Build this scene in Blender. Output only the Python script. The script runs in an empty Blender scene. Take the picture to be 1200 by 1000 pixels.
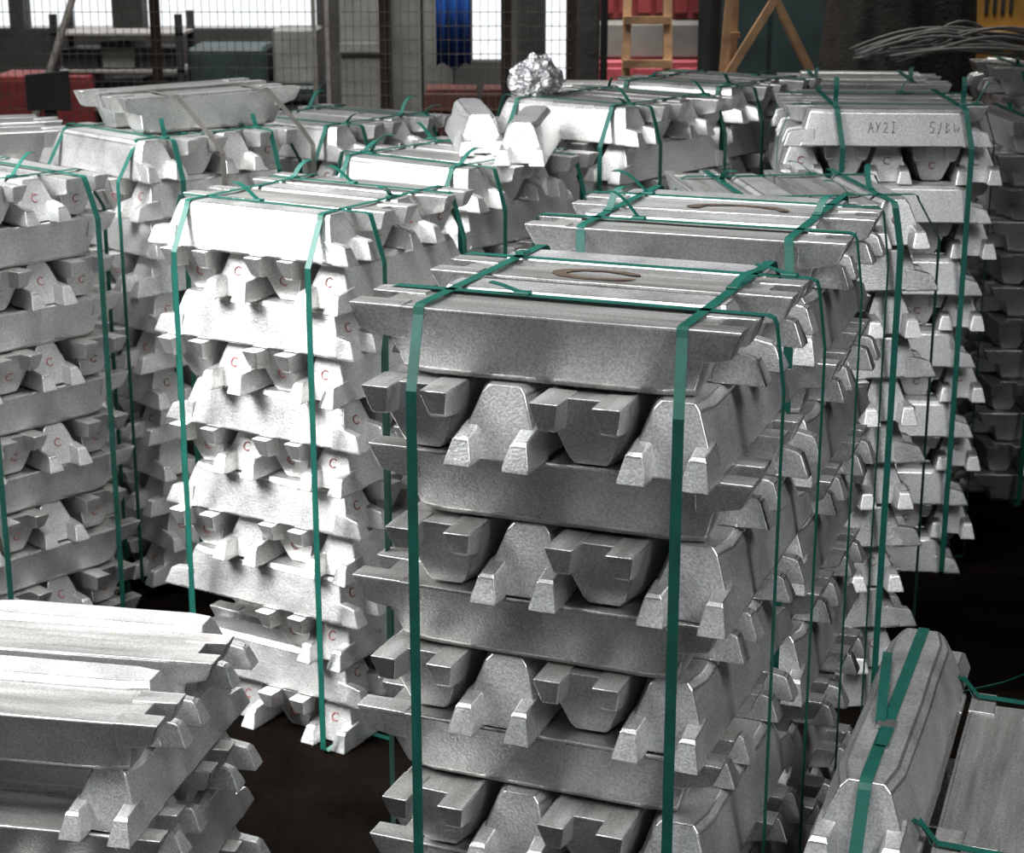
import bpy, bmesh, math, random
import numpy as np
from mathutils import Vector, Matrix
R = math.radians
SC = bpy.context.scene
COL = SC.collection

# ------------------------------------------------------------------ camera
CAM_Z = 2.3145
cam = bpy.data.cameras.new('camera')
cam.sensor_width = 36.0
cam.lens = 62.67
cam.clip_start = .05
cam.dof.use_dof = True
cam.dof.focus_distance = 3.5
cam.dof.aperture_fstop = 9.0
camo = bpy.data.objects.new('camera', cam)
COL.objects.link(camo)
camo.location = (0, 0, CAM_Z)
camo.rotation_euler = (R(90 - 16.27), 0, 0)
SC.camera = camo

# ------------------------------------------------------------------ world, lights, exposure
w = bpy.data.worlds.new('overcast_sky')
SC.world = w
w.use_nodes = True
bg = w.node_tree.nodes['Background']
bg.inputs[0].default_value = (.93, .965, 1.0, 1)
bg.inputs[1].default_value = 1.15

def area(name, loc, target, sx, sy, power, col=(1, 1, 1), spread=180):
    l = bpy.data.lights.new(name, 'AREA')
    l.shape = 'RECTANGLE'
    l.size, l.size_y, l.energy, l.color = sx, sy, power, col
    l.spread = R(spread)
    o = bpy.data.objects.new(name, l)
    COL.objects.link(o)
    o.location = loc
    o.rotation_euler = (Vector(target) - Vector(loc)).to_track_quat('-Z', 'Y').to_euler()
    return o
area('left_high_window', (-4.3, 3.4, 4.8), (-1.5, 4.9, .4), 2.2, 3.4, 212, (.98, .99, 1.0), 72)
area('centre_roof_light', (-.8, 3.8, 6.2), (-1.3, 5.3, 0), 2.0, 3.4, 84, (.98, .99, 1.0), 72)
area('back_fill_light', (0, 9.3, 5.6), (0, 10.9, 1.2), 6.0, 1.2, 160, (1.0, .98, .95), 90)  # added fill that brightens the background, no real lamp there
area('right_fill_light', (2.4, .6, 4.6), (.75, 3.3, .9), 1.2, 2.0, 26, (.98, .99, 1.0), 70)  # added fill for the right side of the front stack, no real lamp

SC.view_settings.view_transform = 'Standard'
SC.view_settings.look = 'None'
SC.view_settings.gamma = 1
SC.view_settings.use_curve_mapping = False
SC.view_settings.exposure = 0.12

# ------------------------------------------------------------------ materials
MATS = {}
def nt(name):
    m = bpy.data.materials.new(name)
    m.use_nodes = True
    t = m.node_tree
    b = t.nodes['Principled BSDF']
    MATS[name] = m
    return m, t, b

def nnode(t, typ, **kw):
    n = t.nodes.new(typ)
    for k, v in kw.items():
        setattr(n, k, v)
    return n

def coords(t, per_object=True):
    tc = nnode(t, 'ShaderNodeTexCoord')
    if not per_object:
        return tc.outputs['Object'], None
    oi = nnode(t, 'ShaderNodeObjectInfo')
    mul = nnode(t, 'ShaderNodeVectorMath', operation='SCALE')
    mul.inputs[0].default_value = (37, 61, 23)
    t.links.new(oi.outputs['Random'], mul.inputs['Scale'])
    add = nnode(t, 'ShaderNodeVectorMath', operation='ADD')
    t.links.new(tc.outputs['Object'], add.inputs[0])
    t.links.new(mul.outputs[0], add.inputs[1])
    return add.outputs[0], oi.outputs['Random']

def noise(t, vec, scale, detail=3, rough=.55, stretch=None):
    if stretch:
        mp = nnode(t, 'ShaderNodeMapping')
        mp.inputs['Scale'].default_value = stretch
        t.links.new(vec, mp.inputs['Vector'])
        vec = mp.outputs[0]
    n = nnode(t, 'ShaderNodeTexNoise')
    n.inputs['Scale'].default_value = scale
    n.inputs['Detail'].default_value = detail
    n.inputs['Roughness'].default_value = rough
    t.links.new(vec, n.inputs['Vector'])
    return n.outputs['Fac']

def ramp(t, fac, stops):
    r = nnode(t, 'ShaderNodeValToRGB')
    el = r.color_ramp.elements
    el[0].position, el[0].color = stops[0][0], (*stops[0][1], 1)
    el[1].position, el[1].color = stops[-1][0], (*stops[-1][1], 1)
    for p, c in stops[1:-1]:
        e = el.new(p)
        e.color = (*c, 1)
    t.links.new(fac, r.inputs[0])
    return r.outputs[0]

def mix(t, a, b, fac, mode='MIX'):
    m = nnode(t, 'ShaderNodeMix', data_type='RGBA', blend_type=mode)
    if isinstance(fac, float):
        m.inputs[0].default_value = fac
    else:
        t.links.new(fac, m.inputs[0])
    for i, v in ((6, a), (7, b)):
        if isinstance(v, tuple):
            m.inputs[i].default_value = (*v, 1)
        else:
            t.links.new(v, m.inputs[i])
    return m.outputs[2]

def maprange(t, fac, a, b, lo=0, hi=1):
    m = nnode(t, 'ShaderNodeMapRange')
    m.inputs[1].default_value, m.inputs[2].default_value = lo, hi
    m.inputs[3].default_value, m.inputs[4].default_value = a, b
    t.links.new(fac, m.inputs[0])
    return m.outputs[0]

def bump(t, b, hts, strength=.4, dist=.01):
    prev = None
    for hgt, d in hts:
        n = nnode(t, 'ShaderNodeBump')
        n.inputs['Strength'].default_value = strength
        n.inputs['Distance'].default_value = d
        t.links.new(hgt, n.inputs['Height'])
        if prev:
            t.links.new(prev, n.inputs['Normal'])
        prev = n.outputs[0]
    t.links.new(prev, b.inputs['Normal'])

def metal_mat(name, lo, hi, rlo, rhi, metallic, fine, coarse, stretch=None, blot=None):
    m, t, b = nt(name)
    v, rnd = coords(t)
    n1 = noise(t, v, 9, 4, .6, stretch)
    c = ramp(t, n1, [(.3, lo), (.7, hi)])
    sp = noise(t, v, 210, 2, .6)
    c = mix(t, c, ramp(t, sp, [(.34, (.42, .41, .39)), (.62, (1, 1, 1))]), .55, 'MULTIPLY')
    c = mix(t, c, ramp(t, rnd, [(0, (.82, .82, .81)), (1, (1, 1, 1))]), 1.0, 'MULTIPLY')
    if blot:
        st = noise(t, v, 7, 5, .65, (.6, 2.2, 1.0))
        c = mix(t, c, blot, maprange(t, st, 0, .75, .58, .74))
    t.links.new(c, b.inputs['Base Color'])
    b.inputs['Metallic'].default_value = metallic
    t.links.new(maprange(t, n1, rlo, rhi, .3, .7), b.inputs['Roughness'])
    bump(t, b, [(sp, fine), (noise(t, v, 38, 3, .6), coarse)], .6)
    return m
# the sides that lay in the mould, and the open face that cooled in the air
MOULD = metal_mat('mould_side_aluminium', (.66, .67, .68), (.80, .80, .80), .46, .60, .85, .0018, .0012)
SKIN = metal_mat('air_cooled_aluminium', (.50, .49, .47), (.80, .795, .78), .34, .50, .76, .0007, .0015,
                 (.25, 3.0, 1.0), (.50, .46, .40))
WORN = metal_mat('worn_bright_edge_aluminium', (.84, .84, .84), (.93, .93, .92), .24, .36, .9, .0003, .0004)  # edge wear, made paler so the bevels carry painted highlights
CHALKY = metal_mat('pale_oxidised_aluminium', (.78, .78, .78), (.90, .895, .88), .38, .54, .86, .0013, .0012)  # lighter copy of the mould sides, strong light painted into chosen stacks

def plain(name, col, rough=.6, metallic=0., var=.25, scale=12, bmp=.002):
    m, t, b = nt(name)
    v, rnd = coords(t)
    n = noise(t, v, scale, 4)
    lo = tuple(c * (1 - var) for c in col)
    hi = tuple(min(1, c * (1 + var)) for c in col)
    t.links.new(ramp(t, n, [(.3, lo), (.7, hi)]), b.inputs['Base Color'])
    b.inputs['Roughness'].default_value = rough
    b.inputs['Metallic'].default_value = metallic
    if bmp:
        bump(t, b, [(noise(t, v, scale * 6, 3), bmp)], .5)
    return m
STRAP = plain('green_plastic_strap', (.004, .082, .061), .5, 0, .2, 20, 0)
STEEL = plain('grey_steel_band', (.30, .28, .25), .4, .8)
CLIP = plain('galvanised_clip', (.6, .6, .6), .3, .9)
REDINK = plain('red_marker_ink', (.30, .07, .07), .6, 0, .1, 20, 0)
BROWNPAINT = plain('brown_brush_paint', (.075, .052, .036), .7, 0, .45, 60, .001)
PENCIL = plain('grey_marker_ink', (.05, .05, .055), .6, 0, .1, 20, 0)
SOIL = None
def soil():
    m, t, b = nt('dark_oily_earth')
    v, _ = coords(t, False)
    n = noise(t, v, 3, 6, .65)
    c = ramp(t, n, [(.3, (.0015, .0012, .001)), (.7, (.006, .0045, .0035))])
    t.links.new(c, b.inputs['Base Color'])
    b.inputs['Roughness'].default_value = 1
    b.inputs['Specular IOR Level'].default_value = 0
    bump(t, b, [(noise(t, v, 30, 5), .02)], .6)
    return m
SOIL = soil()
RUST = plain('brown_painted_angle_iron', (.065, .045, .035), .6, .2)
WIRE = plain('dull_fence_wire', (.22, .20, .17), .5, .5)
CONC = plain('grey_concrete', (.36, .35, .33), .85, 0, .2, 4, .006)
DARKCONC = plain('sooty_concrete', (.055, .053, .05), .85, 0, .3, 4, .006)
ROOF = plain('dark_roof_sheet', (.09, .09, .09), .7, 0, .2, 2, 0)
REDP = plain('dark_red_paint', (.22, .035, .035), .55, 0, .3, 5)
PINKP = plain('faded_red_paint', (.50, .085, .11), .55, 0, .25, 5)
TEALP = plain('dark_teal_paint', (.022, .042, .042), .55, 0, .3, 5)
GREYP = plain('grey_paint', (.22, .22, .20), .6, 0, .25, 5)
DARKP = plain('near_black_paint', (.025, .027, .028), .55, 0, .3, 5)
PALEP = plain('pale_dusty_metal', (.42, .40, .37), .5, .4)
BLUEP = plain('blue_plastic_sheet', (.03, .13, .50), .45, 0, .2, 6)
BRICK = plain('brown_red_crate_wood', (.10, .035, .028), .7, 0, .35, 8)
WOOD = plain('raw_pale_timber', (.50, .30, .16), .6, 0, .3, 10)
TARP = plain('black_brown_tarpaulin', (.028, .025, .020), .75, 0, .4, 9, .01)
YELP = plain('ochre_machine_paint', (.36, .19, .035), .55, 0, .3, 6)
FOIL = plain('crumpled_foil', (.42, .42, .43), .5, .85, .2, 8)
RODS = plain('grey_drawn_steel', (.17, .165, .155), .5, .6)

# ------------------------------------------------------------------ mesh helpers
class MB:
    def __init__(s):
        s.bm = bmesh.new()
    def box(s, c, d, rot=None):
        M = Matrix.Translation(c) @ (rot.to_4x4() if rot else Matrix()) @ Matrix.Diagonal((*d, 1))
        bmesh.ops.create_cube(s.bm, size=1, matrix=M)
        return s
    def span(s, a, b):
        c = [(i + j) / 2 for i, j in zip(a, b)]
        return s.box(c, [abs(i - j) for i, j in zip(a, b)])
    def rod(s, a, b, r, seg=8, r2=None):
        a, b = Vector(a), Vector(b)
        q = (b - a).to_track_quat('Z', 'Y').to_matrix().to_4x4()
        M = Matrix.Translation((a + b) / 2) @ q
        bmesh.ops.create_cone(s.bm, cap_ends=True, segments=seg, radius1=r, radius2=r if r2 is None else r2,
                              depth=(b - a).length, matrix=M)
        return s
    def bar(s, a, b, wx, wy):
        a, b = Vector(a), Vector(b)
        q = (b - a).to_track_quat('Z', 'Y').to_matrix()
        return s.box((a + b) / 2, (wx, wy, (b - a).length), q)
    def hull(s, pts):
        vs = [s.bm.verts.new(p) for p in pts]
        r = bmesh.ops.convex_hull(s.bm, input=vs)
        bmesh.ops.delete(s.bm, geom=[g for g in r['geom_interior'] if isinstance(g, bmesh.types.BMVert)], context='VERTS')
        return s
    def ribbon(s, pts, wdir, width, th=.0016, closed=False):
        pts = [Vector(p) for p in pts]
        wd = Vector(wdir).normalized()
        n = len(pts)
        rings = []
        for i, p in enumerate(pts):
            a = pts[(i - 1) % n] if (closed or i > 0) else pts[i]
            b = pts[(i + 1) % n] if (closed or i < n - 1) else pts[i]
            nn = (b - a).normalized().cross(wd).normalized()
            rings.append([s.bm.verts.new(p + wd * sx * width / 2 + nn * sy * th / 2)
                          for sx, sy in ((-1, -1), (1, -1), (1, 1), (-1, 1))])
        for i in range(n if closed else n - 1):
            A, B = rings[i], rings[(i + 1) % n]
            for k in range(4):
                s.bm.faces.new((A[k], A[(k + 1) % 4], B[(k + 1) % 4], B[k]))
        if not closed:
            s.bm.faces.new(rings[0]); s.bm.faces.new(list(reversed(rings[-1])))
        return s
    def tube(s, pts, r, seg=6):
        pts = [Vector(p) for p in pts]
        rings = []
        up = Vector((.13, .21, 1)).normalized()
        for i, p in enumerate(pts):
            t = (pts[min(i + 1, len(pts) - 1)] - pts[max(i - 1, 0)]).normalized()
            x = t.cross(up).normalized(); y = t.cross(x)
            rings.append([s.bm.verts.new(p + (x * math.cos(2 * math.pi * k / seg) + y * math.sin(2 * math.pi * k / seg)) * r) for k in range(seg)])
        for A, B in zip(rings, rings[1:]):
            for k in range(seg):
                s.bm.faces.new((A[k], A[(k + 1) % seg], B[(k + 1) % seg], B[k]))
        s.bm.faces.new(rings[0]); s.bm.faces.new(list(reversed(rings[-1])))
        return s
    def mesh(s, name, mat, smooth=False):
        bmesh.ops.recalc_face_normals(s.bm, faces=s.bm.faces)
        me = bpy.data.meshes.new(name)
        s.bm.to_mesh(me); s.bm.free()
        me.materials.append(mat)
        if smooth:
            me.polygons.foreach_set('use_smooth', [True] * len(me.polygons))
        return me
    def build(s, name, mat, parent=None, smooth=False, bevel=0):
        if bevel:
            bmesh.ops.bevel(s.bm, geom=list(s.bm.edges), offset=bevel, segments=1, affect='EDGES', profile=.5)
        return link(name, s.mesh(name, mat, smooth), parent)

def link(name, me, parent=None, mw=None):
    o = bpy.data.objects.new(name, me)
    COL.objects.link(o)
    if parent is not None:
        o.parent = parent
    if mw is not None:
        o.matrix_world = mw
    return o

def tag(o, label=None, cat=None, group=None, kind=None):
    for k, v in (('label', label), ('category', cat), ('group', group), ('kind', kind)):
        if v:
            o[k] = v
    return o

def empty(name, loc=(0, 0, 0), rz=0):
    o = bpy.data.objects.new(name, None)
    COL.objects.link(o)
    o.empty_display_size = .1
    o.location = loc
    o.rotation_euler = (0, 0, rz)
    return o

# ------------------------------------------------------------------ the ingot
LEN, WID, PITCH, H = .70, .163, .153, .1275
HI = .1266            # height of one ingot
def bevelled(me, width=.004, seg=2, name=None):
    o = bpy.data.objects.new('tmp', me)
    COL.objects.link(o)
    b = o.modifiers.new('b', 'BEVEL')
    b.width, b.segments, b.limit_method, b.angle_limit = width, seg, 'ANGLE', R(24)
    b.material = 2
    wn = o.modifiers.new('w', 'WEIGHTED_NORMAL')
    wn.keep_sharp = False
    me.polygons.foreach_set('use_smooth', [True] * len(me.polygons))
    dg = bpy.context.evaluated_depsgraph_get()
    out = bpy.data.meshes.new_from_object(o.evaluated_get(dg))
    bpy.data.objects.remove(o)
    out.name = name or me.name
    return out

def ingot_body(seed, sl=1., sw=1., mats=(MOULD, SKIN)):
    rg = random.Random(seed)
    half = [(.040, 0), (.053, .013), (.0765, HI - .013), (.0795, HI - .004), (.074, HI), (.060, HI - .004), (.025, HI - .0055)]
    prof = [(-y, z) for y, z in half] [::-1]
    ring = half + prof             # right side upwards, then left side downwards
    stations = [(-1, .260, .300), (-.8, .208, .232), (-.35, .085, .085), (0, 0, 0), (.35, .085, .085), (.8, .208, .232), (1, .260, .300)]
    bm = bmesh.new()
    rings = []
    for si, (u, xb, xt) in enumerate(stations):
        sg = -1 if u < 0 else 1
        end = abs(u) == 1
        vs = []
        wob = rg.uniform(-.0012, .0012)
        for y, z in ring:
            f = z / HI
            x = sg * (xb + (xt - xb) * f) if u else 0
            yy, zz = y, z
            if end:
                yy = y * (.70 + .30 * min(1, f * 1.12))
                if abs(y) < .07 and z > HI - .008:
                    zz = HI - .001
            j = .0006
            vs.append(bm.verts.new(((x + rg.uniform(-j, j) * 2) * sl, (yy + rg.uniform(-j, j) + wob) * sw,
                                    zz + (rg.uniform(-j, j) if z > .01 else 0))))
        rings.append(vs)
    n = len(ring)
    for A, B in zip(rings, rings[1:]):
        for k in range(n):
            f = bm.faces.new((A[k], A[(k + 1) % n], B[(k + 1) % n], B[k]))
            # upper strip between the rims is the open casting face
            if 3 <= k <= n - 5:
                f.material_index = 1
    bm.faces.new(rings[0]); bm.faces.new(list(reversed(rings[-1])))
    bmesh.ops.recalc_face_normals(bm, faces=bm.faces)
    me = bpy.data.meshes.new('aluminium_ingot')
    bm.to_mesh(me); bm.free()
    for m in (*mats, WORN):
        me.materials.append(m)
    return bevelled(me, .0045, 2, 'aluminium_ingot')

def ingot_lug(sx, sy, seed, sl=1., sw=1., mats=(MOULD, SKIN)):
    rg = random.Random(seed)
    dx, dz = rg.uniform(-.006, .004), rg.uniform(-.004, .004)
    T = HI
    pts = []
    for x, y0, y1, z in ((.350 + dx, .029, .0785, T), (.347 + dx, .030, .0778, T - .009), (.332 + dx, .0390, .0690, T - .046 + dz),
                         (.324 + dx, .042, .066, T - .052 + dz), (.272, .040, .067, T - .060), (.25, .036, .0655, T - .062), (.25, .0265, .0790, T - .004)):
        for y in (y0, y1):
            pts.append((sx * x * sl, sy * y * sw, z))
    pts += [(sx * .25 * sl, sy * .0285 * sw, T), (sx * .25 * sl, sy * .0785 * sw, T)]
    mb = MB().hull(pts)
    bmesh.ops.dissolve_limit(mb.bm, angle_limit=R(4), verts=mb.bm.verts, edges=mb.bm.edges)
    me = mb.mesh('lug', mats[0])
    me.materials.append(mats[1])
    me.materials.append(WORN)
    for p in me.polygons:
        p.material_index = 1 if p.normal.z > .9 else 0
    return bevelled(me, .006, 2, 'lug')

NV = 5
SETS = {}
def ingot_set(key):
    if key not in SETS:
        mats = {'grey': (MOULD, SKIN), 'pale': (CHALKY, SKIN)}[key]
        SETS[key] = ([ingot_body(11 + i, mats=mats) for i in range(NV)],
                     [[ingot_lug(sx, sy, 100 * i + 7 * sx + sy, mats=mats) for sx in (-1, 1) for sy in (-1, 1)] for i in range(NV)])
    return SETS[key]

def c_mark(name, r, wdt, a0, a1, mat, seg=14, seed=0):
    rg = random.Random(seed)
    mb = MB()
    top, bot = [], []
    for i in range(seg + 1):
        a = a0 + (a1 - a0) * i / seg
        ww = wdt * (.75 + .5 * rg.random()) * (.55 if i in (0, seg) else 1)
        for lst, zz in ((top, .0006), (bot, -.0006)):
            lst.append([mb.bm.verts.new(((r + q * ww / 2) * math.cos(a), (r + q * ww / 2) * math.sin(a), zz)) for q in (-1, 1)])
    for i in range(seg):
        mb.bm.faces.new((top[i][0], top[i][1], top[i + 1][1], top[i + 1][0]))
        mb.bm.faces.new((bot[i][1], bot[i][0], bot[i + 1][0], bot[i + 1][1]))
        mb.bm.faces.new((top[i][1], bot[i][1], bot[i + 1][1], top[i + 1][1]))
        mb.bm.faces.new((bot[i][0], top[i][0], top[i + 1][0], bot[i + 1][0]))
    return mb.mesh(name, mat)
STAMP = [c_mark('stamp_mark', .012, .0032, R(40), R(320), REDINK, 12, s) for s in range(3)]

def ingot_matrix(x, y, z, ang, up, tilt=None):
    M = Matrix.Translation((x, y, z))
    if tilt is not None:
        M = M @ tilt
    M = M @ Matrix.Rotation(ang, 4, 'Z')
    if not up:
        M = M @ Matrix.Translation((0, 0, HI)) @ Matrix.Rotation(math.pi, 4, 'X')
    return M

ALL = []      # every ingot: dict(key, idx, M, label, group, set, variant, stamps)
def ingot(key, idx, M, label, group, mset, stamps=(), rg=random, up=True):
    ALL.append(dict(up=up, key=key, idx=idx, M=M, label=label, group=group, set=mset, v=rg.randrange(NV), stamps=stamps))

ORD = ['top', 'second', 'third', 'fourth', 'fifth', 'sixth', 'seventh', 'eighth', 'ninth', 'tenth', 'eleventh', 'twelfth', 'thirteenth', 'bottom']
FRONT = {4: ['front', 'second from front', 'third from front', 'rear'], 5: ['front', 'second from front', 'middle', 'fourth from front', 'rear']}
SIDE = {4: ['leftmost', 'second from left', 'third from left', 'rightmost'], 5: ['leftmost', 'second from left', 'middle', 'fourth from left', 'rightmost']}

def stack(key, phrase, c, psi, n, axis1='x', long_up=True, end_up=True, count=4, pitch=PITCH, z0=0., drop=(), shift=None,
          mset='grey', jit=1., stamp=0., seed=0, allup=()):
    rg = random.Random(seed or sum(map(ord, key)))
    cs, sn = math.cos(R(psi)), math.sin(R(psi))
    shift = shift or {}
    idx = 0
    for k in range(1, n + 1):
        z = z0 + (n - k) * H
        is_long = (k % 2 == 1) == (axis1 == 'x')
        sx, sy = shift.get(k, (rg.uniform(-.014, .014) * jit, rg.uniform(-.010, .010) * jit))
        for i in range(count):
            u = (i - (count - 1) / 2) * pitch + rg.uniform(-.006, .006) * jit
            v = rg.uniform(-.012, .012) * jit
            yaw = R(rg.uniform(-1.1, 1.1)) * jit
            up = (i % 2 == 0) == (long_up if is_long else end_up)
            if k in allup:
                up = True
            if is_long:
                lx, ly, ang = v + sx, u + sy, 0
                where = FRONT[count][i]
            else:
                lx, ly, ang = u + sx, v + sy, math.pi / 2
                where = SIDE[count][i]
            if (k, i) not in drop:
                x, y = c[0] + lx * cs + ly * sn, c[1] - lx * sn + ly * cs
                M = ingot_matrix(x, y, z, -R(psi) + ang + yaw, up)
                lab = f"{where} {'upright' if up else 'inverted'} aluminium ingot, {ORD[k - 1]} layer, {phrase}"
                st = ((1,) if is_long else (-1,)) if rg.random() < stamp else ()
                ingot(key, idx, M, lab, f'ingots of the {phrase}', mset, st, rg, up)
            idx += 1

# ------------------------------------------------------------------ straps
def strap(key, c, psi, axis, off, top, lab, reach=.358, zb=.012, edge=.30, width=.019, tail=None, mat=None, name='strap', slant=.022, drop=.13, cat='strap', upright=False):
    """a closed loop round a stack: axis 'x' = plane local x = off, running over the top front to back"""
    root = empty(name, (c[0], c[1], 0), -R(psi))
    T = top + .0022
    e2 = edge
    e3 = max(edge, .311) if axis == 'x' else edge
    prof = [(-e2 + .012, T), (-e2 + .001, T - .004), (-e2 - .004, T - .016), (-reach, T - drop), (-reach, zb + .01), (-reach + .012, zb),
            (reach - .012, zb), (reach, zb + .01), (reach, T - drop), (e3 + .004, T - .016), (e3 - .001, T - .004), (e3 - .012, T)]
    sl = lambda z: off + slant * min(1, max(0, (T - z) / drop))
    f = (lambda a, z: (sl(z), a, z)) if axis == 'x' else (lambda a, z: (a, off, z))
    wd = (1, 0, 0) if axis == 'x' else (0, 1, 0)
    mb = MB().ribbon([f(a, z) for a, z in prof], wd, width, closed=True)
    mb.build('band', mat or STRAP, root)
    rg = random.Random(int(abs(off) * 1000) + sum(map(ord, key)))
    t = tail if tail is not None else rg.uniform(-.2, .2)
    ck = MB().box(f(t, T + .003), (.022, .030, .007) if axis == 'x' else (.030, .022, .007))
    ck.build('buckle', STRAP if name == 'strap' else CLIP, root, bevel=.0015)
    ln = rg.uniform(.05, .11); sg = rg.choice((-1, 1)); hh = rg.uniform(.015, .07) * (.35 if key == 'F' else 1)
    pts = []
    if upright:
        pts = [f(t + .004 * math.sin(i), T + .002 + .014 * i) for i in range(8)]
    for i in range(0 if upright else 9):
        s = i / 8
        a, z = t + sg * ln * s, T + .004 + hh * math.sin(s * 1.9)
        q = Vector(f(a, z)) + Vector(wd) * (.025 * s * s * rg.choice((1, 1.0)))
        pts.append(q)
    MB().ribbon(pts, wd, width * .9).build('tail', mat or STRAP, root)
    tag(root, lab, cat, 'straps round the ingot stacks')
    return root

VISIBLE = None
#VIS_BEGIN ingots that show in the picture are single objects
VISIBLE = {'F': [0, 1, 2, 3, 4, 5, 6, 7, 8, 9, 10, 11, 12, 13, 14, 15, 16, 17, 18, 19, 20, 21, 22, 23, 24, 25, 26, 27, 28, 29, 30, 31, 32, 34, 35, 39], 'G': [0, 1, 2, 3, 7, 8, 9, 10, 11, 15, 18, 19], 'F2': [0, 1, 2, 3, 7, 8, 9, 10, 11, 15, 16, 17, 18, 19, 23, 24, 25, 26, 27, 31, 32, 33, 34, 35, 39, 40, 41, 42, 43, 47], 'H': [0, 1, 5, 6, 7], 'B': [0, 1, 2, 3, 4, 5, 6, 7, 8, 9, 12, 13, 14, 15, 16, 17, 20, 21, 22, 23, 24, 25, 26, 28, 29, 30, 31, 32, 38, 39, 40, 41, 45, 46, 47], 'C': [0, 1, 2, 3, 4, 5, 6, 7, 8, 9, 10, 11, 18, 19, 20, 21, 28, 29, 30, 31, 38, 39, 40, 41, 48, 49, 50, 51, 58, 59, 60, 61], 'L': [0, 1, 2, 3], 'E': [0, 1, 2, 3, 5, 6, 7, 8, 13, 14, 15, 16, 17, 22, 23, 24, 25, 29, 30, 31, 32, 33, 37, 38, 39, 40, 45, 46, 47], 'A': [1, 2, 3, 4, 9, 10, 11, 12, 17, 18, 19, 20, 25, 26, 27, 28, 32, 33, 34, 35, 36, 41, 42, 43, 44], 'K2': [0, 1, 2, 3, 6, 7, 8, 9, 11], 'K': [0, 1, 2, 3, 7, 8, 9], 'F3': [0, 1, 2, 3, 4, 5, 10, 11, 12, 18, 19, 20, 26, 27, 28, 35, 36, 37, 43, 44], 'J': [0, 1, 2, 3, 6, 7], 'K3': [0, 1, 2, 3, 7, 8, 9, 10], 'A2': [0, 1, 2, 3], 'D': [0, 4, 5, 6, 8, 12, 13, 14, 16, 20, 21, 22, 24, 28, 29, 30, 31, 32, 33, 36, 37, 38, 39, 40, 41, 44, 45], 'N2': [0, 1, 2, 3], 'N3': [0, 1, 2, 3, 4], 'N1': [2, 3]}
#VIS_END

# ------------------------------------------------------------------ the setting
def structure(name, mb, mat, label, parent=None):
    o = mb.build(name, mat, parent)
    if parent is None:
        tag(o, label, None, None, 'structure')
    return o
fl = MB()
bmesh.ops.create_grid(fl.bm, x_segments=40, y_segments=40, size=9)
for v in fl.bm.verts:
    v.co.z = 0
bmesh.ops.translate(fl.bm, verts=fl.bm.verts, vec=(0, 5, 0))
structure('floor', fl, SOIL, 'dark oily earth floor between the ingot stacks')
structure('ceiling', MB().span((-7, -5, 6.4), (7, 14, 6.55)), ROOF, 'dark sheet roof over the shed')
structure('wall_right', MB().span((5.2, -5, 0), (5.35, 14, 6.4)), DARKCONC, 'sooty wall along the right side')
structure('wall_left', MB().span((-7.15, -5, 0), (-7, 14, 6.4)), CONC, 'concrete wall along the left side')
structure('wall_front', MB().span((-7, -5.15, 0), (-4.5, -5, 6.4)).span((.9, -5.15, 0), (5.2, -5, 6.4)).span((-4.5, -5.15, 3.4), (.9, -5, 6.4)), DARKCONC, 'sooty wall with a wide doorway facing the stacks')  # added behind the camera to block sky light, doorway sized for fill
# back wall with openings to the daylight
wb = MB()
Y0, Y1 = 12.6, 12.8
def wall_piece(x0, x1, z0, z1):
    wb.span((x0, Y0, z0), (x1, Y1, z1))
wall_piece(-7, -.28, 0, 1.50); wall_piece(-.28, .23, 0, 1.28); wall_piece(.23, .47, 0, .9); wall_piece(.47, 5.2, 0, 1.5)
wall_piece(-7, 5.2, 3.0, 6.4)
for x0, x1 in ((-7, -4.6), (-3.47, -3.37), (-2.76, -2.55), (-1.35, -.28), (.47, 5.2)):
    wall_piece(x0, x1, 1.50, 3.0)
wall_piece(-.06, .23, 1.28, 3.0)
wall = structure('wall_back', wb, DARKCONC, 'sooty back wall with bright window openings')

# ------------------------------------------------------------------ the stacks
F_SH = {1: (-.012, .004), 3: (.004, .004), 5: (-.023, 0), 7: (-.032, 0), 9: (.005, -.006),
        2: (-.006, -.035), 4: (.024, -.012), 6: (-.010, -.006), 8: (.021, -.037)}
stack('F', 'front centre stack', (.1717, 3.1856), 21.5, 13, 'x', True, True, shift=F_SH, jit=.8)
stack('F2', 'stack right behind the front one', (.455, 3.99), 20.5, 13, 'x', True, True)
stack('F3', 'right stack facing between two rows', (.83, 5.20), -6, 12, 'y', False, True, stamp=.5)
stack('B', 'bright stack left of centre', (-.556, 5.05), 31, 12, 'x', False, True, mset='pale', stamp=.8, drop={(10, 0), (10, 1)})
stack('A', 'tall stack at left edge', (-1.688, 5.462), -48, 12, 'y', True, False, stamp=.9)
stack('C', 'stack bearing pencilled numbers', (1.31, 6.42), 3.6, 13, 'x', False, False, 5, .146, stamp=.7)
stack('D', 'dark stack at right edge', (2.2, 7.12), 0, 12, 'y', True, True, 4)
stack('E', 'stack under the tilted ingot', (-1.19, 6.23), 46, 12, 'x', False, True, mset='pale', z0=.05, stamp=.8)
stack('J', 'stack behind the bright left one', (-.70, 7.04), 37, 12, 'x', False, True, mset='pale', stamp=.6)
stack('K', 'white stack at mid back', (-.175, 5.93), 39, 12, 'x', False, True, mset='pale', stamp=.3)
stack('K2', 'stack under the foil lump', (.352, 6.513), 40, 13, 'x', False, True, mset='pale')
stack('K3', 'stack behind the pencilled one', (.78, 7.19), 38, 13, 'x', False, True, mset='pale')
stack('N1', 'far stack before the ladder', (.40, 8.2), 8, 12, 'x', False, True)
stack('N2', 'far stack before the tarpaulin', (1.5, 7.82), 5, 12, 'x', True, True, z0=.08)
stack('N3', 'far stack before the yellow machine', (2.48, 8.32), 3, 12, 'x', True, True, z0=.1)
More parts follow.
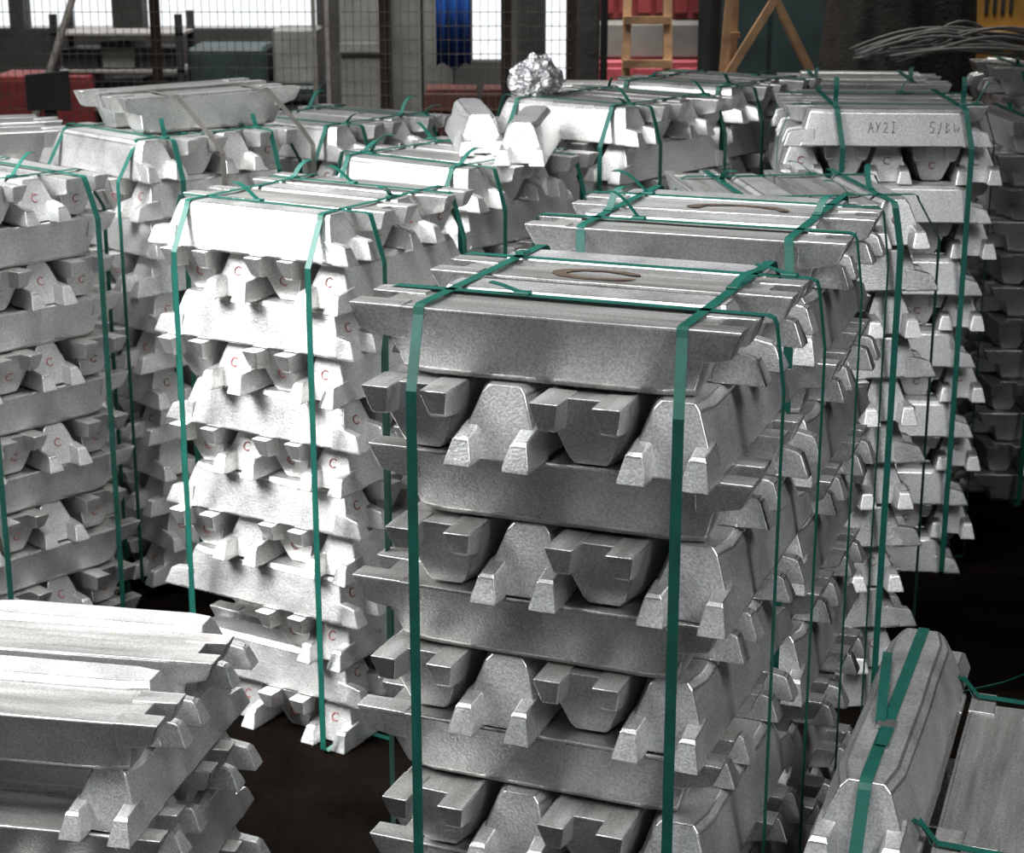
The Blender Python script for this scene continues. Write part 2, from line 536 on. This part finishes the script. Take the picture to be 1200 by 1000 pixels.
stack('A2', 'far stack at left edge', (-2.05, 6.75), -20, 12, 'x', True, True, mset='pale')
stack('G', 'low stack at lower left', (-.985, 3.572), 11, 6, 'x', True, True, drop={(2, 1), (2, 2)})
stack('H', 'low stack at lower right', (1.0, 2.965), 20.3, 6, 'y', True, True, 4, .180, allup=(1,))

# loose ingots lying on top of stacks
def loose(i, x, y, z, ang, up, label, mset='pale'):
    ingot('L', i, ingot_matrix(x, y, z, R(ang), up), label, 'loose ingots on top of the stacks', mset)
loose(0, .06, 5.95, 12 * H, 84, False, 'loose inverted aluminium ingot with grey side on white stack at mid back')
loose(1, -.13, 6.19, 12 * H, 96, False, 'loose white inverted ingot left of the grey-sided loose one')
loose(2, -1.06, 6.20, 12 * H + .05, 41, True, 'tilted upright ingot lying skewed across the top of the left rear stack')
loose(3, -1.20, 6.40, 12 * H + .05, 43, True, 'loose upright ingot at left end of the skewed one on left rear stack')

# the longer inverted ingot strapped on the lower right stack
HB = ingot_body(77, 1.36, 1.12)
big = link('long_aluminium_ingot', HB)
big.matrix_world = ingot_matrix(.722, 3.06, 6 * H, R(69.7), False)
for sx in (-1, 1):
    for sy in (-1, 1):
        link('lug', ingot_lug(sx, sy, 5 + sx, 1.36, 1.12), big)
tag(big, 'long inverted aluminium ingot with green strap along its top at lower right', 'ingot')

# ------------------------------------------------------------------ build the ingots
def build_ingots():
    rest = []
    for it in ALL:
        if VISIBLE is not None and it['idx'] not in VISIBLE.get(it['key'], ()):
            rest.append(it)
            continue
        bodies, lugs = ingot_set(it['set'])
        o = link('aluminium_ingot', bodies[it['v']])
        o.matrix_world = it['M']
        tag(o, it['label'], 'ingot', it['group'])
        for me in lugs[it['v']]:
            l = link('lug', me, o)
        for sgn in it['stamps']:
            s = link('stamp_mark', STAMP[it['idx'] % 3], o)
            f = .055 / HI
            nx = Vector((sgn * HI, 0, -(.300 - .260))).normalized()
            upv = Vector((0, 0, 1 if it['up'] else -1))
            rt = upv.cross(nx).normalized()
            rot = Matrix((rt, nx.cross(rt), nx)).transposed().to_4x4()
            s.matrix_local = Matrix.Translation((sgn * (.260 + .040 * f + .0015), .0, .055)) @ rot
    if rest:
        V, Fc, Mi, off = [], [], [], 0
        mats = [MOULD, SKIN, CHALKY, WORN]
        for it in rest:
            bodies, lugs = ingot_set(it['set'])
            M = np.array(it['M'])
            for me in [bodies[it['v']]] + lugs[it['v']]:
                nv = len(me.vertices)
                co = np.empty(nv * 3); me.vertices.foreach_get('co', co)
                co = co.reshape(-1, 3) @ M[:3, :3].T + M[:3, 3]
                V.append(co)
                for p in me.polygons:
                    Fc.append([q + off for q in p.vertices])
                    Mi.append((2 if it['set'] == 'pale' else 0, 1, 3)[p.material_index])
                off += nv
        me = bpy.data.meshes.new('hidden_ingots')
        me.from_pydata(np.concatenate(V).tolist(), [], Fc)
        for m in mats:
            me.materials.append(m)
        me.polygons.foreach_set('material_index', Mi)
        o = link('remaining_aluminium_ingots', me)
        tag(o, 'remaining aluminium ingots deep inside and behind the strapped stacks', 'ingots', None, 'stuff')
build_ingots()

# ------------------------------------------------------------------ straps round the stacks
def straps(key, phrase, c, psi, n, specs, z0=0., sup=None):
    top = z0 + n * H
    names = {'x': ('left', 'right'), 'y': ('front', 'rear')}
    for ax, off, edge, reach, tail in specs:
        side = names[ax][0 if off < 0 else 1]
        how = 'front-to-back' if ax == 'x' else 'side-to-side'
        strap(key, c, psi, ax, off, top, f'{side} {how} green strap round the {phrase}', reach, z0 + .004 if z0 else .004, edge, tail=tail, upright=key in ('C',) and ax == 'x')
UPE, INVE = .304, .285        # where the strap bends over the edge of the top layer
straps('F', 'front centre stack', (.1717, 3.1856), 21.5, 13,
       [('x', -.236, .309, .39, .19), ('x', .232, .309, .39, .02), ('y', -.165, .352, .372, -.10), ('y', .165, .352, .372, .30)])
straps('F2', 'stack right behind the front one', (.455, 3.99), 20.5, 13,
       [('x', -.215, .309, .37, -.1), ('x', .235, .309, .37, .0), ('y', -.19, .352, .372, -.12), ('y', .155, .352, .372, -.2)])
straps('F3', 'right stack facing between two rows', (.83, 5.20), -6, 12,
       [('x', -.2, .335, .345, .1), ('x', .19, .335, .345, -.1), ('y', -.2, .30, .372, .1), ('y', .2, .30, .372, .1)])
straps('B', 'bright stack left of centre', (-.556, 5.05), 31, 12,
       [('x', -.235, .284, .372, .2), ('x', .225, .284, .372, .05), ('y', -.2, .33, .372, -.05), ('y', .2, .33, .372, -.02)])
straps('A', 'tall stack at left edge', (-1.688, 5.462), -48, 12,
       [('x', -.2, .345, .372, -.05), ('x', .205, .345, .372, .2), ('y', -.2, .30, .372, .05), ('y', .2, .30, .372, .02)])
straps('C', 'stack bearing pencilled numbers', (1.31, 6.42), 3.6, 13,
       [('x', -.19, .348, .385, -.3), ('x', .24, .348, .385, -.29), ('y', -.2, .33, .372, .3), ('y', .2, .33, .372, .1)])
straps('D', 'dark stack at right edge', (2.2, 7.12), 0, 12, [('x', -.2, .352, .372, .1), ('x', .2, .352, .372, .1)])
straps('E', 'stack under the tilted ingot', (-1.19, 6.23), 46, 12,
       [('x', -.22, .284, .372, .2), ('x', .23, .284, .372, -.1), ('y', -.2, .33, .372, .28), ('y', .19, .33, .372, .25)], .05)
straps('J', 'stack behind the bright left one', (-.70, 7.04), 37, 12,
       [('x', -.22, .284, .372, .1), ('x', .22, .284, .372, .15), ('y', -.2, .33, .372, .25), ('y', .2, .33, .372, .3)])
straps('K', 'white stack at mid back', (-.175, 5.93), 39, 12,
       [('x', -.24, .284, .372, -.2), ('x', .21, .284, .372, -.24), ('y', -.215, .33, .372, -.2), ('y', .2, .33, .372, -.3)])
straps('K2', 'stack under the foil lump', (.352, 6.513), 40, 13,
       [('x', -.2, .284, .372, -.1), ('x', .22, .284, .372, -.2), ('y', -.2, .33, .372, .24), ('y', .2, .33, .372, .28)])
straps('K3', 'stack behind the pencilled one', (.78, 7.19), 38, 13,
       [('x', -.2, .284, .372, -.1), ('x', .22, .284, .372, -.2), ('y', -.2, .33, .372, .2), ('y', .2, .33, .372, .1)])
straps('N1', 'far stack before the ladder', (.40, 8.2), 8, 12, [('x', -.2, .284, .372, -.2), ('x', .2, .284, .372, -.15)])
straps('N2', 'far stack before the tarpaulin', (1.5, 7.82), 5, 12, [('x', -.2, .30, .372, -.2), ('x', .2, .30, .372, -.15)], .08)
straps('N3', 'far stack before the yellow machine', (2.48, 8.32), 3, 12, [('x', -.2, .30, .372, -.2)], .1)

# the strap along the long ingot, the cross straps of the lower right stack
def free_strap(name, pts, wdir, label, width=.02, mat=None, extra=None):
    o = empty(name, pts[0])
    rel = [Vector(p) - Vector(pts[0]) for p in pts]
    MB().ribbon(rel, wdir, width).build('band', mat or STRAP, o)
    if extra:
        for nm, mb, mt in extra:
            x = mb.build(nm, mt, o)
            x.location = -Vector(pts[0])
    tag(o, label, 'strap', 'straps round the ingot stacks')
    return o
ang = R(69.7)
ax, ay = Vector((math.cos(ang), math.sin(ang), 0)), Vector((-math.sin(ang), math.cos(ang), 0))
hc = Vector((.722, 3.06, 0))
zt = 6 * H + HI + .002
P = lambda a, b, z: tuple(hc + ax * a + ay * b + Vector((0, 0, z)))
pts = [P(-.432, 0, .30), P(-.432, 0, zt - HI + .02), P(-.425, 0, zt - HI + .03), P(-.368, 0, zt - .010), P(-.358, 0, zt - .002), P(-.345, 0, zt + .001)] + \
      [P(a, 0, zt + .001) for a in (-.1, .1, .345)] + [P(.358, 0, zt - .002), P(.368, 0, zt - .010), P(.425, 0, zt - HI + .03), P(.432, 0, zt - HI + .02), P(.432, 0, .3)]
clip = MB().box(P(-.13, 0, zt + .003), (.030, .034, .007), Matrix.Rotation(ang, 3, 'Z'))
tl = MB().ribbon([P(-.13 + .30 * i / 8, .012 + .034 * i / 8, zt + .005 + .018 * math.sin(i / 8 * 2.6)) for i in range(9)], ay, .019)
tl2 = MB().ribbon([P(-.13 - .09 * i / 4, -.004, zt + .005) for i in range(5)], ay, .022)
free_strap('strap', pts, ay, 'green strap with buckle along top of long inverted ingot at lower right', .022,
           None, [('buckle', clip, CLIP), ('tail', tl, STRAP), ('tail', tl2, STRAP)])
zl = 6 * H + .003
for a, lab in ((.335, 'rear green cross strap over the low stack at lower right'), (-.30, 'front green cross strap over the low stack at lower right')):
    pts = [P(a + .02, -.085, zl + .03), P(a, -.12, zl + .002), P(a, -.30, zl), P(a, -.50, zl), P(a, -.66, zl), P(a, -.672, zl - .02), P(a, -.672, .01)]
    t3 = MB().ribbon([P(a + .015 * math.sin(i), -.11 + .01 * i, zl + .012 * i) for i in range(7)], ax, .014)
    free_strap('strap', pts, ax, lab, .018, None, [('tail', t3, STRAP)])
curl = [P(.02 - .20 * s, -.335 + .03 * s - .10 * s * s, zl + .004 + .10 * math.sin(2.2 * (1 - s))) for s in [i / 9 for i in range(10)]]
tag(MB().ribbon(curl, ax.lerp(ay, .5), .014).build('strap_offcut', STRAP), 'curled green strap offcut on dark upright ingot at lower right', 'strap')

# steel bands over the skewed ingot at rear left
z9 = 12 * H + .05
e_dir, e_out = Vector((math.cos(R(41)), math.sin(R(41)), 0)), Vector((math.sin(R(41)), -math.cos(R(41)), 0))
for a, lab in ((.20, 'right steel band slung over the tilted ingot at left rear'), (-.16, 'left steel band slung over the tilted ingot at left rear')):
    q = Vector((-1.06, 6.20, 0)) + e_dir * a
    pts = [q - e_out * .16 + Vector((0, 0, z9 + .01)), q - e_out * .088 + Vector((0, 0, z9 + HI + .003)), q + e_out * .086 + Vector((0, 0, z9 + HI + .003)),
           q + e_out * .25 + e_dir * .03 + Vector((0, 0, z9 + .004)), q + e_out * .285 + e_dir * .05 + Vector((0, 0, z9 - .05)), q + e_out * .285 + e_dir * .06 + Vector((0, 0, z9 - .45))]
    o = MB().ribbon(pts, e_dir, .02).build('steel_band', STEEL)
    tag(o, lab, 'strap')
# offcuts on the floor
for pts, lab in (([(-.42, 3.62, .006), (-.36, 3.72, .02), (-.33, 3.84, .03), (-.30, 3.93, .008)], 'green strap offcut on the dark floor beside the low left stack'),
                 ([(1.36, 5.0, .006), (1.5, 5.02, .03), (1.62, 5.1, .035), (1.72, 5.16, .006)], 'green strap offcut on the dark floor at right')):
    tag(MB().ribbon(pts, (.6, -.3, .7), .016).build('strap_offcut', STRAP), lab, 'strap')

# ------------------------------------------------------------------ marks painted and written on single ingots
def find(key, idx):
    for it in ALL:
        if it['key'] == key and it['idx'] == idx:
            return it
def mark_on(key, idx, me_or_mb, loc, rot=None):
    it = find(key, idx)
    for o in COL.objects:
        if o.get('label') == it['label']:
            m = link(me_or_mb.name, me_or_mb, o)
            m.matrix_local = Matrix.Translation(loc) @ (rot or Matrix())
            return m
m = c_mark('paint_mark', .062, .022, R(25), R(335), BROWNPAINT, 26, 3)
mark_on('F', 2, m, (-.035, .0, HI - .0025), Matrix.Diagonal((1.25, .62, 1, 1)))
m = c_mark('paint_mark', .08, .022, R(-5), R(200), BROWNPAINT, 26, 4)
mark_on('F2', 2, m, (.03, -.012, HI - .0025), Matrix.Diagonal((1.3, .62, 1, 1)))
# pencilled figures on the upper front side of the right stack
STROKES = [  # letters as poly-lines in a unit box
    [[(0, 0), (.4, 1), (.8, 0)], [(.2, .4), (.7, .5)]], [[(0, 1), (.35, .5)], [(.7, 1), (0, 0)]],
    [[(0, .8), (.3, 1), (.6, .75), (0, .05), (.7, .05)]], [[(.3, 0), (.35, 1)], [(.1, 1), (.6, 1)], [(.05, 0), (.6, 0)]], None, None, None, None,
    [[(.7, 1), (.1, 1), (.05, .6), (.6, .45), (.5, .05), (0, .05)]], [[(.05, -.1), (.6, 1.1)]],
    [[(.1, 0), (.1, 1), (.6, .85), (.15, .55), (.65, .3), (.1, 0)]], [[(.1, .9), (.2, .1), (.5, .5), (.7, .1), (.9, .6)]]]
wr = MB()
px = 0.
for st in STROKES:
    if st:
        for ln in st:
            wr.tube([(px + a * .022, b * .036, 0) for a, b in ln], .0011, 4)
    px += .026
it = find('C', 0)
me = wr.mesh('pencilled_figures', PENCIL)
# the front side of an inverted ingot slopes: place the writing on it
yb, zb_, yt, zt_ = .053, .013, .0765, HI - .013
slope = math.atan2(yt - yb, zt_ - zb_)
for o in COL.objects:
    if it and o.get('label') == it['label']:
        w_ = link('pencilled_figures', me, o)
        # inverted: local +y faces the viewer, local z points down
        Z = Vector((0, math.cos(slope), -math.sin(slope)))      # outward normal of the side
        Yv = Vector((0, -math.sin(slope), -math.cos(slope)))    # up in the world
        X = Yv.cross(Z)
        Mx = Matrix((X, Yv, Z)).transposed().to_4x4()
        cz_ = .078
        ctr = Vector((-.07, yb + (yt - yb) * (cz_ - zb_) / (zt_ - zb_) + .0012, cz_))
        w_.matrix_local = Matrix.Translation(ctr) @ Mx
        break

# ------------------------------------------------------------------ background
# wire fence
FY = 9.2
fence = empty('wire_fence', (-1.4, FY, 0))
def fx(x):
    return x + 1.4
for x in (-4.2, -3.0, -1.80, -.645, -.03, .30):
    mb = MB().span((fx(x) - .026, -.006, 0), (fx(x) + .026, .006, 3.2)).span((fx(x) - .026, 0, 0), (fx(x) - .016, .05, 3.2))
    mb.build('post', RUST, fence)
for z in (.06, 1.08, 3.14):
    MB().span((fx(-4.2), -.012, z - .016), (fx(.30), .010, z + .016)).build('rail', RUST, fence)
g = MB()
x = -4.2
while x < .30:
    g.box((fx(x), -.016, 1.6), (.0030, .0030, 3.1)); x += .040
z = .08
while z < 3.1:
    g.box((fx(-1.95), -.020, z), (4.5, .0036, .0036)); z += .069
wm = g.build('wire_mesh', WIRE, fence)
wm['kind'] = 'stuff'
tag(fence, 'brown framed wire mesh fence behind the stacks on the left', 'fence')

# paddle shaped sign in front of the fence
sg = empty('paddle_sign', (-2.23, 8.7, 0))
MB().span((-.027, -.012, 0), (.027, .012, 1.46)).build('post', DARKP, sg)
pl = MB().span((-.105, -.030, 1.37), (.105, -.014, 1.54))
for v in pl.bm.verts:
    if v.co.x > 0 and v.co.z > 1.5:
        v.co.z += .02
pl.build('plate', DARKP, sg, bevel=.002)
tag(sg, 'dark paddle-shaped sign plate on a post before the red panel', 'sign')

# things behind the fence
rp = empty('red_cabinet', (-2.69, 10.6, 0))
MB().span((-.30, -.2, .08), (.26, .2, 1.38)).build('body', REDP, rp, bevel=.008)
MB().span((-.29, -.225, .12), (-.035, -.2, 1.35)).build('door', REDP, rp, bevel=.004)
MB().span((-.015, -.225, .12), (.25, -.2, 1.35)).build('door', REDP, rp, bevel=.004)
MB().span((-.06, -.24, .7), (-.045, -.225, .85)).build('handle', PALEP, rp)
MB().span((-.30, -.2, 0), (.26, .2, .08)).build('plinth', DARKP, rp)
tag(rp, 'dark red cabinet behind the fence at far left', 'cabinet')

rk = empty('steel_rack', (-2.28, 10.7, 0))
for sx in (-.36, .36):
    for sy in (-.2, .2):
        MB().span((sx - .02, sy - .02, 0), (sx + .02, sy + .02, 1.72)).build('upright', DARKP, rk)
rgk = random.Random(4)
for i, z in enumerate((.25, .62, .95, 1.17, 1.39, 1.60)):
    MB().span((-.38, -.22, z), (.38, .22, z + .014)).build('shelf', PALEP, rk)
tag(rk, 'dark steel rack with pale shelf edges behind the fence', 'rack')
for i, z in enumerate((.272, .642, .972, 1.192, 1.412)):
    for j in range(3):
        wdt = rgk.uniform(.15, .21); hh = rgk.uniform(.10, .17)
        x0 = -2.28 - .33 + j * .23
        b = empty('shelf_box', (x0 + wdt / 2, 10.7, z))
        MB().span((-wdt / 2, -.16, 0), (wdt / 2, .16, hh * .8)).build('body', (DARKP, TEALP, GREYP, BRICK)[(i + j * 2) % 4], b, bevel=.004)
        MB().span((-wdt / 2 - .004, -.165, hh * .8), (wdt / 2 + .004, .165, hh)).build('lid', DARKP, b, bevel=.003)
        tag(b, f"dark box, {('left', 'middle', 'right')[j]} one on the {('lowest', 'second', 'third', 'fourth', 'top')[i]} used rack shelf behind the fence", 'box', 'boxes on the rack')
# slanting pale pipe leaning above the red cabinet
tag(MB().rod((-3.15, 10.15, .02), (-2.36, 10.3, 2.1), .020, 10).build('leaning_pipe', PALEP), 'pale pipe leaning at a slant behind the fence', 'pipe')
# teal machine
tm = empty('teal_machine', (-1.55, 10.9, 0))
MB().span((-.42, -.3, 0), (.42, .3, 1.30)).build('body', TEALP, tm, bevel=.015)
MB().span((-.36, -.25, 1.30), (.10, .25, 1.52)).build('hood', TEALP, tm, bevel=.02)
MB().span((.14, -.2, 1.30), (.40, .2, 1.62)).build('control_box', GREYP, tm, bevel=.01)
for i in range(5):
    MB().span((-.38, -.318, 1.02 + i * .05), (.38, -.3, 1.04 + i * .05)).build('louvre', DARKP, tm)
tag(tm, 'dark teal machine with louvres behind the fence', 'machine')
# pale poles
for x, lab in ((-1.11, 'left one of two pale upright poles behind the fence'), (-1.035, 'right one of two pale upright poles behind the fence')):
    tag(MB().rod((x, 10.2, 0), (x, 10.2, 2.6), .013, 8).build('upright_pole', PALEP), lab, 'pole', 'pale poles behind the fence')
# grey panel and dark crate stack
gp = empty('grey_door_panel', (-.84, 10.6, 0))
MB().span((-.16, -.03, 0), (.12, .03, 2.3)).build('panel', GREYP, gp, bevel=.005)
for z in (.1, .75, 1.5, 2.2):
    MB().span((-.16, -.045, z), (.12, -.03, z + .05)).build('batten', GREYP, gp)
tag(gp, 'grey standing panel with battens behind the fence', 'panel')
dl = empty('dark_locker', (-.50, 11.0, 0))
MB().span((-.22, -.25, .05), (.16, .25, 2.1)).build('body', DARKP, dl, bevel=.008)
for x in (-.125, .065):
    MB().span((x - .088, -.268, .12), (x + .088, -.25, 2.02)).build('door', GREYP, dl, bevel=.004)
tag(dl, 'dark tall locker behind the fence beside the blue sheet', 'locker')
# blue sheet hanging in folds
bs = MB()
prev = None
for i in range(25):
    u = i / 24
    x, y = -.44 + .20 * u, 10.55 + .022 * math.sin(u * 19)
    cur = [bs.bm.verts.new((x, y, z)) for z in (1.42 + .02 * math.sin(u * 9), 1.8, 2.3)]
    cb = [bs.bm.verts.new((x, y + .006, z)) for z in (1.42 + .02 * math.sin(u * 9), 1.8, 2.3)]
    if prev:
        for k in range(2):
            bs.bm.faces.new((prev[0][k], cur[k], cur[k + 1], prev[0][k + 1]))
            bs.bm.faces.new((prev[1][k + 1], cb[k + 1], cb[k], prev[1][k]))
        bs.bm.faces.new((prev[0][0], prev[1][0], cb[0], cur[0]))
    prev = (cur, cb)
hang = empty('blue_sheet', (0, 0, 0))
bs.build('sheet', BLUEP, hang, smooth=True)
MB().rod((-.50, 10.55, 2.3), (-.18, 10.55, 2.3), .012).build('rail', GREYP, hang)
tag(hang, 'blue plastic sheet hanging in folds behind the fence', 'sheet')
# brown crates
for x, z, lab in ((-.34, 0, 'lower left brown-red crate'), (-.02, 0, 'lower right brown-red crate'), (-.34, .68, 'upper left brown-red crate'), (-.02, .68, 'upper right brown-red crate')):
    cr = empty('wooden_crate', (x, 10.15, z))
    MB().span((-.14, -.15, .0), (.14, .15, .66)).build('body', BRICK, cr)
    for i in range(5):
        MB().span((-.15, -.166, .02 + i * .13), (.15, -.15, .12 + i * .13)).build('plank', BRICK, cr, bevel=.003)
    tag(cr, lab + ' behind the fence below the white window', 'crate', 'brown crates')

# columns and post
def column(x, y, wx, wy, label, mat=DARKCONC, h=6.4):
    o = empty('column', (x, y, 0))
    MB().span((-wx / 2, -wy / 2, .25), (wx / 2, wy / 2, h)).build('shaft', mat, o, bevel=.012)
    MB().span((-wx / 2 - .03, -wy / 2 - .03, 0), (wx / 2 + .03, wy / 2 + .03, .25)).build('base', mat, o, bevel=.012)
    tag(o, label, 'column')
column(.105, 9.9, .155, .2, 'dark square column just left of the white gap')
column(.40, 9.9, .145, .2, 'dark square column between white gap and red panels')
pp = empty('pipe_post', (1.05, 9.7, 0))
MB().rod((0, 0, .02), (0, 0, 6.4), .060, 16).build('pipe', DARKP, pp, smooth=False)
MB().rod((0, 0, 0), (0, 0, .02), .12, 16).build('foot_plate', DARKP, pp)
tag(pp, 'dark round pipe post between ladder and wooden trestle', 'post')
tp = empty('thin_post', (.475, 9.4, 0))
MB().rod((0, 0, .01), (0, 0, 3.4), .020, 10).build('pipe', DARKP, tp)
MB().rod((0, 0, 0), (0, 0, .01), .06, 10).build('foot_plate', DARKP, tp)
tag(tp, 'thin dark upright post left of the ladder', 'post')

# red machine behind the ladder
rm = empty('red_machine', (.85, 11.0, 0))
MB().span((-.40, -.30, 0), (.36, .3, 1.44)).build('lower_body', PINKP, rm, bevel=.01)
for i in range(3):
    MB().span((-.38 + i * .25, -.315, .1), (-.16 + i * .25, -.30, 1.40)).build('lower_panel', PINKP, rm, bevel=.006)
MB().span((-.36, -.22, 1.44), (.34, .3, 1.66)).build('grey_bed', GREYP, rm, bevel=.02)
MB().span((-.33, -.05, 1.66), (.34, .3, 2.6)).build('upper_body', REDP, rm, bevel=.01)
for i in range(6):
    MB().span((-.32 + i * .11, -.075, 1.70), (-.24 + i * .11, -.05, 2.56)).build('slat', REDP, rm, bevel=.004)
tag(rm, 'red machine with grey bed and slatted top behind the ladder', 'machine')

# wooden ladder
ld = empty('wooden_ladder', (.715, 9.55, 0))
MB().bar((-.135, -.10, 0), (-.09, .25, 2.5), .045, .032).build('rail', WOOD, ld)
MB().bar((.135, -.10, 0), (.10, .25, 2.5), .045, .032).build('rail', WOOD, ld)
for z in (.25, .50, .75, 1.02, 1.27, 1.51, 1.735, 1.98, 2.22):
    f = z / 2.5
    MB().bar((-.15 + .04 * f, -.125 + .35 * f, z), (.15 - .035 * f, -.125 + .35 * f, z), .022, .042).build('rung', WOOD, ld)
tag(ld, 'raw timber ladder leaning before the red machine', 'ladder')

# wooden trestle
tr = empty('wooden_trestle', (1.20, 9.3, 0))
MB().bar((-.20, 0, 0), (-.075, 0, 2.2), .042, .04).build('leg', WOOD, tr)
MB().bar((-.065, .1, 0), (-.055, .1, 2.2), .042, .04).build('leg', WOOD, tr)
MB().bar((-.36, -.05, 1.05), (.125, -.05, 1.86), .034, .04).build('brace', WOOD, tr)
MB().bar((.11, -.05, 1.90), (.36, .0, 1.45), .036, .04).build('brace', WOOD, tr)
MB().bar((.36, .0, 1.46), (.42, .0, 0), .036, .04).build('leg', WOOD, tr)
for z in (.4, .9, 1.46, 1.68):
    MB().bar((-.19 + .05 * z, .05, z), (-.03, .05, z), .03, .03).build('rung', WOOD, tr)
tag(tr, 'raw timber trestle with diagonal braces', 'trestle')
dk = empty('dark_cabinet', (1.55, 10.6, 0))
MB().span((-.42, -.2, .05), (.25, .2, 2.4)).build('body', TEALP, dk, bevel=.01)
MB().span((-.40, -.22, .1), (-.09, -.2, 2.3)).build('door', TEALP, dk, bevel=.005)
MB().span((-.07, -.22, .1), (.23, -.2, 2.3)).build('door', TEALP, dk, bevel=.005)
tag(dk, 'dark teal cabinet behind the wooden trestle', 'cabinet')

# tarpaulin draped over a tall thing: folded surface hanging from a rounded top
def tarpaulin(cx, cy, top, bot, rx, ry, label, seed):
    rg = random.Random(seed)
    ph = [rg.uniform(0, 6.28) for _ in range(6)]
    mb = MB()
    NA, NZ = 72, 18
    rows = []
    for j in range(NZ + 1):
        v = j / NZ
        z = top + (bot - top) * v
        row = []
        for i in range(NA):
            a = 2 * math.pi * i / NA
            fold = 1 + (.05 + .09 * v) * (math.sin(7 * a + ph[0] + 1.5 * v) * .6 + math.sin(13 * a + ph[1] - 2 * v) * .4 + .4 * math.sin(3 * a + ph[2]))
            prof = (.62 + .38 * min(1, v * 1.2) ** .6)
            row.append(mb.bm.verts.new((rx * prof * fold * math.cos(a), ry * prof * fold * math.sin(a), z + .03 * math.sin(5 * a + ph[3]) * (1 - v))))
        rows.append(row)
    for A, B in zip(rows, rows[1:]):
        for i in range(NA):
            mb.bm.faces.new((A[i], A[(i + 1) % NA], B[(i + 1) % NA], B[i]))
    mb.bm.faces.new(rows[0])
    o = mb.build('tarpaulin', TARP, None, smooth=True)
    o.location = (cx, cy, 0)
    tag(o, label, 'tarpaulin')
tarpaulin(1.90, 9.4, 2.25, .02, .34, .28, 'black-brown tarpaulin draped over something tall', 5)
tarpaulin(2.22, 9.75, 2.45, .02, .30, .25, 'darker tarpaulin heap right of the draped one', 9)

# yellow machine
ym = empty('yellow_machine', (2.72, 10.4, 0))
MB().span((-.32, -.3, 0), (.30, .3, 1.66)).build('body', YELP, ym, bevel=.012)
MB().span((-.32, -.26, 1.66), (.30, .3, 2.2)).build('upper_body', YELP, ym, bevel=.012)
for i in range(4):
    MB().span((-.10 + i * .045, -.268, 1.75), (-.08 + i * .045, -.255, 1.96)).build('vent_slot', DARKP, ym)
MB().span((-.33, -.315, 1.60), (.31, -.295, 1.64)).build('trim_strip', DARKP, ym)
tag(ym, 'ochre yellow machine with dark vent slots at upper right', 'machine')
gw = empty('green_locker', (3.35, 10.2, 0))
MB().span((-.28, -.3, .06), (.4, .3, 2.4)).build('body', TEALP, gw, bevel=.01)
MB().span((-.26, -.32, .1), (.06, -.3, 2.34)).build('door', TEALP, gw, bevel=.005)
MB().span((.08, -.32, .1), (.38, -.3, 2.34)).build('door', TEALP, gw, bevel=.005)
tag(gw, 'dark green locker at the upper right corner', 'locker')

# drawn steel rods piled loosely on a stack, one object each
rgr = random.Random(12)
for i in range(26):
    x0 = 1.60 + rgr.uniform(-.06, .25); x1 = 2.46 + rgr.uniform(-.2, .2)
    zb2 = 1.641 + rgr.uniform(0, .05)
    bow = rgr.uniform(.02, .13)
    y0 = 8.22 + rgr.uniform(-.12, .12)
    pts = [(x0 + (x1 - x0) * s, y0 + rgr.uniform(-.003, .003) + .10 * (s - .5) * rgr.choice((-1, 1)) * 0 + .12 * (i / 26 - .5) * s,
            zb2 + bow * math.sin(math.pi * min(1, s * 1.05)) - .0 * (1 - s) ** 2) for s in [q / 12 for q in range(13)]]
    o = MB().tube(pts, .0075, 6).build('steel_rod', RODS, None, smooth=True)
    tag(o, 'bowed grey steel rod in the loose bundle at upper right', 'rod', 'loose bundle of grey steel rods')

# crumpled foil lump on a stack
fo = MB()
bmesh.ops.create_icosphere(fo.bm, subdivisions=5, radius=1)
rgf = random.Random(2)
from mathutils import noise as mn
for v in fo.bm.verts:
    d = v.co.normalized()
    r = 1 + .22 * mn.noise(d * 2.1) + .16 * abs(mn.noise(d * 3.6 + Vector((3, 1, 2)))) - .13 * abs(mn.noise(d * 7 + Vector((7, 2, 5))))
    v.co = Vector((d.x * r * .088, d.y * r * .08, d.z * r * .080 + .060))
    v.co.z = max(0, v.co.z)
    t = 1.2 - v.co.z * 2.6
    v.co.x *= t
    v.co.y *= t
f_o = fo.build('foil_lump', FOIL)
f_o.location = (.085, 6.55, 13 * H + .001)
tag(f_o, 'crumpled foil-wrapped lump standing on a stack before the white gap', 'lump')
